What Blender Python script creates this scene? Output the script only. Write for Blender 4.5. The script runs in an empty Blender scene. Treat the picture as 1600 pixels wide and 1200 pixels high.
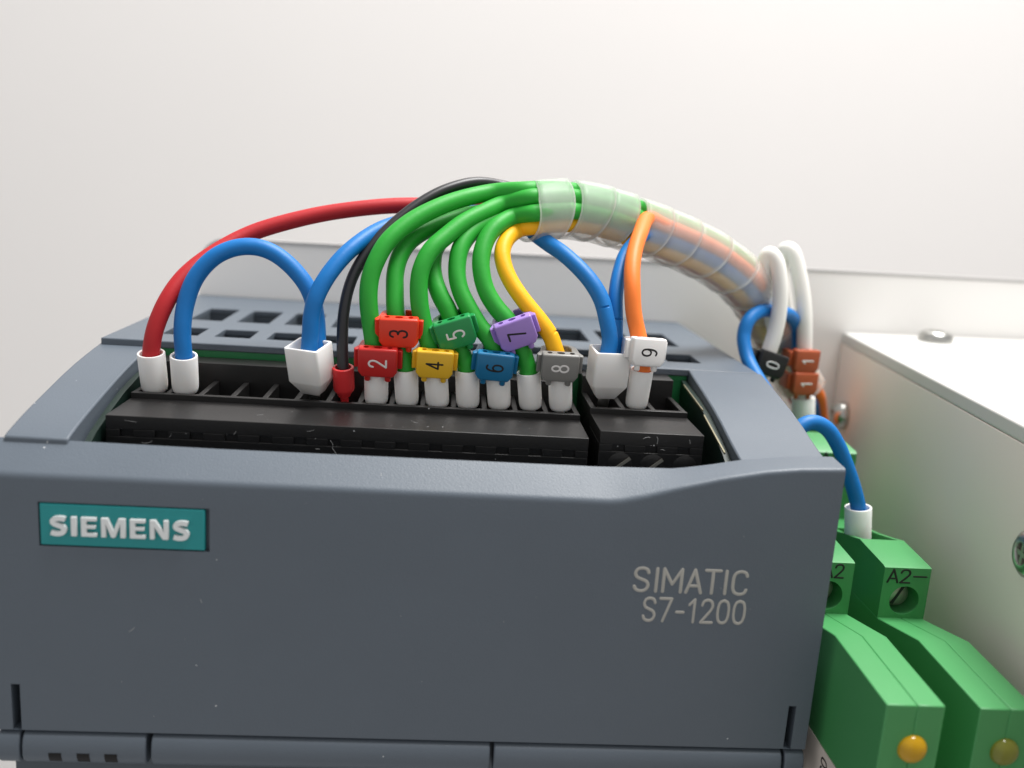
import bpy, bmesh, math, random
from mathutils import Vector, Matrix
random.seed(7)
SC = bpy.context.scene
COL = SC.collection
MM = 0.001

# ------------------------------------------------------------------ camera, world, lamps, exposure
cam_d = bpy.data.cameras.new('camera')
cam = bpy.data.objects.new('camera', cam_d); COL.objects.link(cam)
right = Vector((0.9960616, -0.05887782, 0.06629247)); up = Vector((-0.05240252, 0.21219342, 0.97582167)); fwd = Vector((0.07152107, 0.97545239, -0.20827237))
m = Matrix((right, up, -fwd)).transposed().to_4x4()
m.translation = Vector((0.66187, -95.68731, 23.64696)) * MM
cam.matrix_world = m
cam_d.sensor_width = 36.0; cam_d.lens = 1457.19 / 1600 * 36
cam_d.clip_start = 0.005; cam_d.clip_end = 50
cam_d.dof.use_dof = True; cam_d.dof.focus_distance = 0.1165; cam_d.dof.aperture_fstop = 19.0
SC.camera = cam

world = bpy.data.worlds.new('World'); SC.world = world; world.use_nodes = True
bg = world.node_tree.nodes['Background']
bg.inputs[0].default_value = (1.0, 0.995, 0.99, 1); bg.inputs[1].default_value = 0.53

def area(name, loc, target, sx, sy, power, color):
    d = bpy.data.lights.new(name, 'AREA'); d.shape = 'RECTANGLE'; d.size = sx; d.size_y = sy; d.energy = power; d.color = color
    o = bpy.data.objects.new(name, d); COL.objects.link(o)
    o.location = loc
    o.rotation_euler = (Vector(target) - Vector(loc)).to_track_quat('-Z', 'Y').to_euler()
    return o
area('ceiling_lamp', (0.26, 0.09, 0.85), (0.05, 0.09, 0), 0.5, 0.30, 15.0, (1.0, 0.988, 0.972))

vs = SC.view_settings
vs.view_transform = 'Standard'; vs.look = 'None'; vs.exposure = 0.0; vs.gamma = 1.0; vs.use_curve_mapping = False
SC.cycles.transparent_max_bounces = 32

# ------------------------------------------------------------------ materials
def lin(c):
    c = c / 255.0
    return c / 12.92 if c <= 0.04045 else ((c + 0.055) / 1.055) ** 2.4
def rgb(r, g, b): return (lin(r), lin(g), lin(b), 1.0)

def mat(name, col, rough=0.45, metallic=0.0, vary=0.06, vscale=120.0, bump=0.0, bscale=2500.0, specks=0.0, sss=0.0, spec=0.5):
    m = bpy.data.materials.new(name); m.use_nodes = True
    nt = m.node_tree; N = nt.nodes; L = nt.links
    b = N['Principled BSDF']
    b.inputs['Roughness'].default_value = rough; b.inputs['Metallic'].default_value = metallic
    b.inputs['Specular IOR Level'].default_value = spec
    if sss:
        b.inputs['Subsurface Weight'].default_value = sss
        b.inputs['Subsurface Radius'].default_value = (1, .8, .7); b.inputs['Subsurface Scale'].default_value = 0.0007
    tc = N.new('ShaderNodeTexCoord')
    nz = N.new('ShaderNodeTexNoise'); nz.inputs['Scale'].default_value = vscale; nz.inputs['Detail'].default_value = 5
    L.new(tc.outputs['Object'], nz.inputs['Vector'])
    mx = N.new('ShaderNodeMix'); mx.data_type = 'RGBA'
    lo = tuple(max(0, c * (1 - vary)) for c in col[:3]) + (1,); hi = tuple(min(1, c * (1 + vary)) for c in col[:3]) + (1,)
    mx.inputs[6].default_value = lo; mx.inputs[7].default_value = hi
    L.new(nz.outputs['Fac'], mx.inputs[0])
    out = mx.outputs[2]
    if specks > 0:
        vo = N.new('ShaderNodeTexVoronoi'); vo.inputs['Scale'].default_value = 480.0
        L.new(tc.outputs['Object'], vo.inputs['Vector'])
        w = N.new('ShaderNodeTexNoise'); w.inputs['Scale'].default_value = 5200.0
        L.new(tc.outputs['Object'], w.inputs['Vector'])
        ad = N.new('ShaderNodeMath'); ad.operation = 'MULTIPLY_ADD'; ad.inputs[1].default_value = 0.05; L.new(w.outputs['Fac'], ad.inputs[0]); L.new(vo.outputs['Distance'], ad.inputs[2])
        lt = N.new('ShaderNodeMath'); lt.operation = 'LESS_THAN'; L.new(ad.outputs[0], lt.inputs[0]); lt.inputs[1].default_value = 0.068
        sp = N.new('ShaderNodeSeparateColor'); L.new(vo.outputs['Color'], sp.inputs[0])
        l2 = N.new('ShaderNodeMath'); l2.operation = 'LESS_THAN'; L.new(sp.outputs[0], l2.inputs[0]); l2.inputs[1].default_value = specks
        mu = N.new('ShaderNodeMath'); mu.operation = 'MULTIPLY'; L.new(lt.outputs[0], mu.inputs[0]); L.new(l2.outputs[0], mu.inputs[1])
        m2 = N.new('ShaderNodeMix'); m2.data_type = 'RGBA'; L.new(mu.outputs[0], m2.inputs[0]); L.new(out, m2.inputs[6]); m2.inputs[7].default_value = (.55, .56, .57, 1)
        out = m2.outputs[2]
    L.new(out, b.inputs['Base Color'])
    rr = N.new('ShaderNodeMapRange'); rr.inputs['To Min'].default_value = rough * 0.88; rr.inputs['To Max'].default_value = min(1, rough * 1.12)
    L.new(nz.outputs['Fac'], rr.inputs['Value']); L.new(rr.outputs[0], b.inputs['Roughness'])
    if bump > 0:
        n2 = N.new('ShaderNodeTexNoise'); n2.inputs['Scale'].default_value = bscale; n2.inputs['Detail'].default_value = 3
        L.new(tc.outputs['Object'], n2.inputs['Vector'])
        bp = N.new('ShaderNodeBump'); bp.inputs['Strength'].default_value = bump; bp.inputs['Distance'].default_value = 0.0001
        L.new(n2.outputs['Fac'], bp.inputs['Height']); L.new(bp.outputs[0], b.inputs['Normal'])
    return m

M = {}
M['slate'] = mat('slate_plastic', rgb(88, 97, 107), 0.48, bump=0.3, bscale=5200, specks=0.12)
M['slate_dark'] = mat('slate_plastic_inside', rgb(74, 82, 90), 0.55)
M['black'] = mat('black_plastic', rgb(23, 22, 22), 0.38, vary=0.25, specks=0.3, bump=0.15)
M['cavity'] = mat('cavity_black', rgb(20, 22, 24), 0.6)
M['pcb'] = mat('circuit_board_green', rgb(34, 128, 72), 0.4)
M['pcb_dark'] = mat('dark_green_shield', rgb(22, 40, 34), 0.4)
M['brass'] = mat('dull_brass', rgb(150, 145, 120), 0.35, metallic=0.7)
M['ferrule'] = mat('white_nylon', rgb(249, 247, 244), 0.42, vary=0.02, sss=0.25)
M['ferrule_red'] = mat('red_nylon', rgb(225, 52, 56), 0.42, vary=0.03, sss=0.15)
M['red'] = mat('red_insulation', rgb(182, 36, 42), 0.55, bump=0.2, bscale=2200, spec=0.35)
M['blue'] = mat('blue_insulation', rgb(8, 112, 186), 0.5, bump=0.3, spec=0.4, bscale=900)
M['wire_black'] = mat('black_insulation', rgb(34, 34, 38), 0.42, specks=0.25)
M['green'] = mat('green_insulation', rgb(40, 160, 50), 0.52, bump=0.2, bscale=1400, spec=0.38)
M['yellow'] = mat('yellow_insulation', rgb(250, 184, 14), 0.52, bump=0.2, bscale=1400, spec=0.38)
M['orange'] = mat('orange_insulation', rgb(250, 128, 50), 0.52, bump=0.2, bscale=1400, spec=0.38)
M['white_wire'] = mat('white_insulation', rgb(246, 243, 237), 0.45, vary=0.02)
M['teal'] = mat('teal_plate', rgb(20, 138, 140), 0.45, vary=0.03)
M['letter'] = mat('pale_lettering', rgb(225, 228, 228), 0.5, vary=0.03)
M['print'] = mat('grey_print', rgb(168, 166, 160), 0.6, vary=0.04)
M['ink'] = mat('black_ink', rgb(22, 18, 20), 0.6)
M['ink_white'] = mat('white_ink', rgb(235, 232, 230), 0.6)
M['window'] = mat('smoked_window', rgb(22, 20, 20), 0.5, spec=0.25)
M['relay'] = mat('relay_green', rgb(68, 144, 84), 0.4, vary=0.03, bump=0.08, bscale=3000)
M['metal'] = mat('zinc_metal', rgb(190, 190, 186), 0.28, metallic=1.0)
M['metal_dark'] = mat('dull_screw', rgb(176, 172, 162), 0.45, metallic=0.85)
M['amber'] = mat('amber_lens', rgb(190, 146, 10), 0.14, vary=0.1, vscale=900)
M['olive'] = mat('unlit_olive_lens', rgb(122, 124, 44), 0.14, vary=0.1, vscale=900)
M['sticker'] = mat('paper_sticker', rgb(215, 205, 195), 0.7)
M['panel'] = mat('gloss_white_panel', rgb(244, 242, 240), 0.22, vary=0.01, vscale=15)
M['panel_edge'] = mat('panel_edge_grey', rgb(180, 178, 177), 0.5, vary=0.03)
M['lint'] = mat('grey_lint', rgb(170, 170, 170), 0.8)
M['wall'] = mat('white_wall', rgb(229, 226, 224), 0.75, vary=0.022, vscale=5)
M['box'] = mat('white_enclosure', rgb(214, 213, 209), 0.4, vary=0.012, vscale=30)

M['box_side'] = mat('off_white_enclosure_side', rgb(250, 239, 231), 0.65, vary=0.02, vscale=30)

def sleeve_mat(name, lo, hi):
    m = bpy.data.materials.new(name); m.use_nodes = True
    nt = m.node_tree; N = nt.nodes; L = nt.links
    b = N['Principled BSDF']; o = N['Material Output']
    b.inputs['Base Color'].default_value = (.86, .87, .85, 1); b.inputs['Roughness'].default_value = 0.35
    tl = N.new('ShaderNodeBsdfTranslucent'); tl.inputs[0].default_value = (.9, .9, .88, 1)
    mx = N.new('ShaderNodeMixShader'); mx.inputs[0].default_value = 0.45; L.new(b.outputs[0], mx.inputs[1]); L.new(tl.outputs[0], mx.inputs[2])
    tr = N.new('ShaderNodeBsdfTransparent'); tr.inputs[0].default_value = (.97, .97, .96, 1)
    tc = N.new('ShaderNodeTexCoord'); nz = N.new('ShaderNodeTexNoise'); nz.inputs['Scale'].default_value = 260; L.new(tc.outputs['Object'], nz.inputs['Vector'])
    mr = N.new('ShaderNodeMapRange'); mr.inputs['To Min'].default_value = lo; mr.inputs['To Max'].default_value = hi; L.new(nz.outputs['Fac'], mr.inputs['Value'])
    m2 = N.new('ShaderNodeMixShader'); L.new(mr.outputs[0], m2.inputs[0]); L.new(tr.outputs[0], m2.inputs[1]); L.new(mx.outputs[0], m2.inputs[2])
    L.new(m2.outputs[0], o.inputs[0])
    return m
M['sleeve'] = sleeve_mat('milky_polyethylene', .28, .42); M['sleeve_edge'] = sleeve_mat('milky_polyethylene_edge', .6, .75)

# ------------------------------------------------------------------ mesh helpers (all numbers in millimetres)
class MB:
    def __init__(s): s.v = []; s.f = []
    def add(s, vs, fs):
        n = len(s.v); s.v += [tuple(v) for v in vs]; s.f += [tuple(i + n for i in f) for f in fs]; return s
    def box(s, x0, x1, y0, y1, z0, z1):
        return s.add([(x, y, z) for z in (z0, z1) for y in (y0, y1) for x in (x0, x1)],
                     [(0, 2, 3, 1), (4, 5, 7, 6), (0, 1, 5, 4), (2, 6, 7, 3), (0, 4, 6, 2), (1, 3, 7, 5)])
    def prism_x(s, prof, x0, x1):
        n = len(prof)
        return s.add([(x0, y, z) for y, z in prof] + [(x1, y, z) for y, z in prof],
                     [tuple(range(n))[::-1], tuple(range(n, 2 * n))] + [(i, (i + 1) % n, n + (i + 1) % n, n + i) for i in range(n)])
    def prism_z(s, prof, z0, z1):
        n = len(prof)
        return s.add([(x, y, z0) for x, y in prof] + [(x, y, z1) for x, y in prof],
                     [tuple(range(n))[::-1], tuple(range(n, 2 * n))] + [(i, (i + 1) % n, n + (i + 1) % n, n + i) for i in range(n)])
    def prism_y(s, prof, y0, y1):
        n = len(prof)
        return s.add([(x, y0, z) for x, z in prof] + [(x, y1, z) for x, z in prof],
                     [tuple(range(n)), tuple(range(n, 2 * n))[::-1]] + [(i, n + i, n + (i + 1) % n, (i + 1) % n) for i in range(n)])
    def lathe(s, prof, mtx=Matrix(), seg=28):
        vs = []; fs = []
        for k in range(seg):
            a = 2 * math.pi * k / seg
            for r, z in prof: vs.append(mtx @ Vector((r * math.cos(a), r * math.sin(a), z)))
        n = len(prof)
        for k in range(seg):
            k2 = (k + 1) % seg
            for i in range(n - 1): fs.append((k * n + i, k2 * n + i, k2 * n + i + 1, k * n + i + 1))
        return s.add(vs, fs)
    def tube(s, pts, r, seg=14, caps=True, round_caps=False):
        pts = [Vector(p) for p in pts]
        rs = r if isinstance(r, (list, tuple)) else [r] * len(pts)
        if round_caps:
            t0 = (pts[0] - pts[1]).normalized(); t1 = (pts[-1] - pts[-2]).normalized()
            pts = [pts[0] + t0 * rs[0], pts[0] + t0 * rs[0] * .7] + pts + [pts[-1] + t1 * rs[-1] * .7, pts[-1] + t1 * rs[-1]]
            rs = [rs[0] * .05, rs[0] * .7] + list(rs) + [rs[-1] * .7, rs[-1] * .05]
        n = len(pts); T = []
        for i in range(n): T.append((pts[min(i + 1, n - 1)] - pts[max(i - 1, 0)]).normalized())
        ref = Vector((0, -1, 0)) if abs(T[0].y) < .9 else Vector((1, 0, 0))
        u = (ref - T[0] * ref.dot(T[0])).normalized(); vs = []
        for i in range(n):
            u = (u - T[i] * u.dot(T[i])).normalized(); w = T[i].cross(u)
            for k in range(seg):
                a = 2 * math.pi * k / seg
                vs.append(pts[i] + (u * math.cos(a) + w * math.sin(a)) * rs[i])
        fs = [(i * seg + k, i * seg + (k + 1) % seg, (i + 1) * seg + (k + 1) % seg, (i + 1) * seg + k) for i in range(n - 1) for k in range(seg)]
        if caps: fs += [tuple(range(seg))[::-1], tuple(range((n - 1) * seg, n * seg))]
        return s.add(vs, fs)
    def xf(s, mtx): s.v = [tuple(mtx @ Vector(v)) for v in s.v]; return s
    def mesh(s, name, origin=(0, 0, 0), merge=False):
        me = bpy.data.meshes.new(name)
        o = Vector(origin)
        me.from_pydata([tuple((Vector(v) - o) * MM) for v in s.v], [], s.f)
        bm = bmesh.new(); bm.from_mesh(me)
        if merge: bmesh.ops.remove_doubles(bm, verts=bm.verts, dist=1e-6)
        bmesh.ops.recalc_face_normals(bm, faces=bm.faces)
        bm.to_mesh(me); bm.free()
        me.shade_smooth(); me.set_sharp_from_angle(angle=math.radians(38))
        return me

def obj(name, mb, material, parent=None, origin=None, bevel=0.0, seg=2, merge=False, solid=0.0):
    """one mesh object; a child keeps its own numbers in the frame of the thing"""
    org = origin if origin is not None else ((parent['_o'] if parent is not None and '_o' in parent else (0, 0, 0)))
    me = mb.mesh(name, org, merge) if isinstance(mb, MB) else mb
    if material is not None: me.materials.clear(); me.materials.append(material)
    o = bpy.data.objects.new(name, me); COL.objects.link(o)
    if parent is not None:
        o.parent = parent
        if '_o' in parent: o['_o'] = parent['_o']
    else: o.location = Vector(org) * MM
    if solid:
        md = o.modifiers.new('solid', 'SOLIDIFY'); md.thickness = solid * MM; md.offset = 0
    if bevel:
        md = o.modifiers.new('bevel', 'BEVEL'); md.width = bevel * MM; md.segments = seg; md.limit_method = 'ANGLE'; md.angle_limit = math.radians(35)
    return o
def tag(o, label, cat, group=None):
    o['label'] = label; o['category'] = cat
    if group: o['group'] = group
    return o
def thing(name, loc, label, cat, group=None):
    o = bpy.data.objects.new(name, None); COL.objects.link(o); o.location = Vector(loc) * MM; o.empty_display_size = 0.005
    o['_o'] = tuple(loc)
    return tag(o, label, cat, group)
def cut(target, cutters):
    """boolean difference, baked into the mesh"""
    tmp = []
    for c in cutters:
        co = bpy.data.objects.new('cutter', c.mesh('cutter', target.get('_o', (0, 0, 0)))); COL.objects.link(co)
        co.parent = target.parent; tmp.append(co)
        md = target.modifiers.new('cut', 'BOOLEAN'); md.operation = 'DIFFERENCE'; md.solver = 'EXACT'; md.object = co
    bpy.context.view_layer.update()
    dg = bpy.context.evaluated_depsgraph_get()
    me = bpy.data.meshes.new_from_object(target.evaluated_get(dg))
    me.shade_smooth(); me.set_sharp_from_angle(angle=math.radians(38))
    target.modifiers.clear(); target.data = me
    for co in tmp: bpy.data.objects.remove(co)
def smooth(P, n=7):
    P = [Vector(p) for p in P]; Q = [2 * P[0] - P[1]] + P + [2 * P[-1] - P[-2]]; out = []
    for i in range(1, len(Q) - 2):
        a, b, c, d = Q[i - 1:i + 3]
        for k in range(n):
            t = k / n
            out.append(.5 * ((2 * b) + (c - a) * t + (2 * a - 5 * b + 4 * c - d) * t * t + (3 * b - a - 3 * c + d) * t ** 3))
    out.append(P[-1]); return out

# stroke lettering: polylines in a box 0.6 wide and 1 high; 'c' is a curve, 's' is straight
def arc(cx, cy, rx, ry, a0, a1, n=9): return [(cx + rx * math.cos(math.radians(a0 + (a1 - a0) * i / n)), cy + ry * math.sin(math.radians(a0 + (a1 - a0) * i / n))) for i in range(n + 1)]
GL = {
 'S': [('c', [(.56, .80), (.49, .94), (.3, 1), (.11, .94), (.03, .76), (.11, .60), (.3, .51), (.49, .42), (.57, .25), (.49, .07), (.3, 0), (.1, .06), (.02, .2)])],
 'I': [('s', [(.1, 0), (.1, 1)])],
 'M': [('s', [(0, 0), (0, 1)]), ('s', [(0, 1), (.36, .34)]), ('s', [(.36, .34), (.72, 1)]), ('s', [(.72, 1), (.72, 0)])],
 'A': [('s', [(0, 0), (.3, 1)]), ('s', [(.3, 1), (.6, 0)]), ('s', [(.1, .3), (.5, .3)])],
 'T': [('s', [(0, 1), (.6, 1)]), ('s', [(.3, 1), (.3, 0)])],
 'C': [('c', [(.57, .80), (.5, .94), (.32, 1), (.12, .93), (.03, .75), (.02, .5), (.03, .25), (.12, .07), (.32, 0), (.5, .06), (.57, .2)])],
 '7': [('s', [(0, 1), (.57, 1)]), ('s', [(.57, 1), (.2, 0)])],
 '-': [('s', [(.05, .42), (.4, .42)])],
 '_': [('s', [(0, .5), (.75, .5)])],
 '+': [('s', [(0, .5), (.6, .5)]), ('s', [(.3, .2), (.3, .8)])],
 '1': [('s', [(.05, .76), (.3, 1)]), ('s', [(.3, 1), (.3, 0)])],
 '2': [('c', [(.03, .76), (.1, .93), (.29, 1), (.48, .93), (.55, .74), (.47, .54), (.25, .27), (.02, 0)]), ('s', [(.02, 0), (.58, 0)])],
 '3': [('c', [(.04, .82), (.13, .96), (.3, 1), (.47, .95), (.54, .77), (.47, .59), (.27, .53)]), ('c', [(.27, .53), (.49, .46), (.57, .27), (.48, .06), (.29, 0), (.1, .05), (.02, .2)])],
 '4': [('s', [(.42, 0), (.42, 1)]), ('s', [(.42, 1), (.02, .28)]), ('s', [(.02, .28), (.6, .28)])],
 '5': [('s', [(.53, 1), (.1, 1)]), ('s', [(.1, 1), (.06, .54)]), ('c', [(.06, .54), (.2, .62), (.36, .62), (.52, .52), (.57, .32), (.5, .1), (.31, 0), (.13, .03), (.02, .14)])],
 '6': [('c', [(.5, .95), (.33, 1), (.15, .9), (.05, .65), (.03, .35), (.1, .1), (.3, 0), (.5, .09), (.57, .32), (.5, .53), (.3, .61), (.12, .53), (.04, .36)])],
 '8': [('c', arc(.3, .76, .23, .24, -90, 270, 14)), ('c', arc(.3, .26, .28, .26, 90, 450, 14))],
 '9': [('c', [(.1, .05), (.27, 0), (.45, .1), (.55, .35), (.57, .65), (.5, .9), (.3, 1), (.1, .91), (.03, .68), (.1, .47), (.3, .39), (.48, .47), (.56, .64)])],
 '0': [('c', [(.3, 1), (.12, .92), (.04, .7), (.03, .5), (.04, .3), (.12, .08), (.3, 0), (.48, .08), (.56, .3), (.57, .5), (.56, .7), (.48, .92), (.3, 1)])],
}
ADV = {'I': .38, 'M': .94, '-': .62, '_': .9, 'T': .74, 'A': .74, '1': .66}
def strokes(text, h, w, thick=0.05, gap=1.0, slant=0.0, xs=1.0):
    """flat lettering in the x-z plane, base line at z = 0, standing a hair proud towards -y"""
    mb = MB(); x = 0.0
    for ch in text:
        for kind, pl in GL.get(ch, []):
            P = [Vector(((x + px * xs + slant * pz) * h, 0, pz * h)) for px, pz in pl]
            if kind == 'c': P = smooth(P, 4)
            mb.tube(P, w / 2, seg=8, round_caps=True)
        x += ADV.get(ch, .80) * gap * xs
    mb.v = [(a, b * thick / (w / 2), c) for a, b, c in mb.v]
    return mb, (x - .2 * xs) * h

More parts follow.
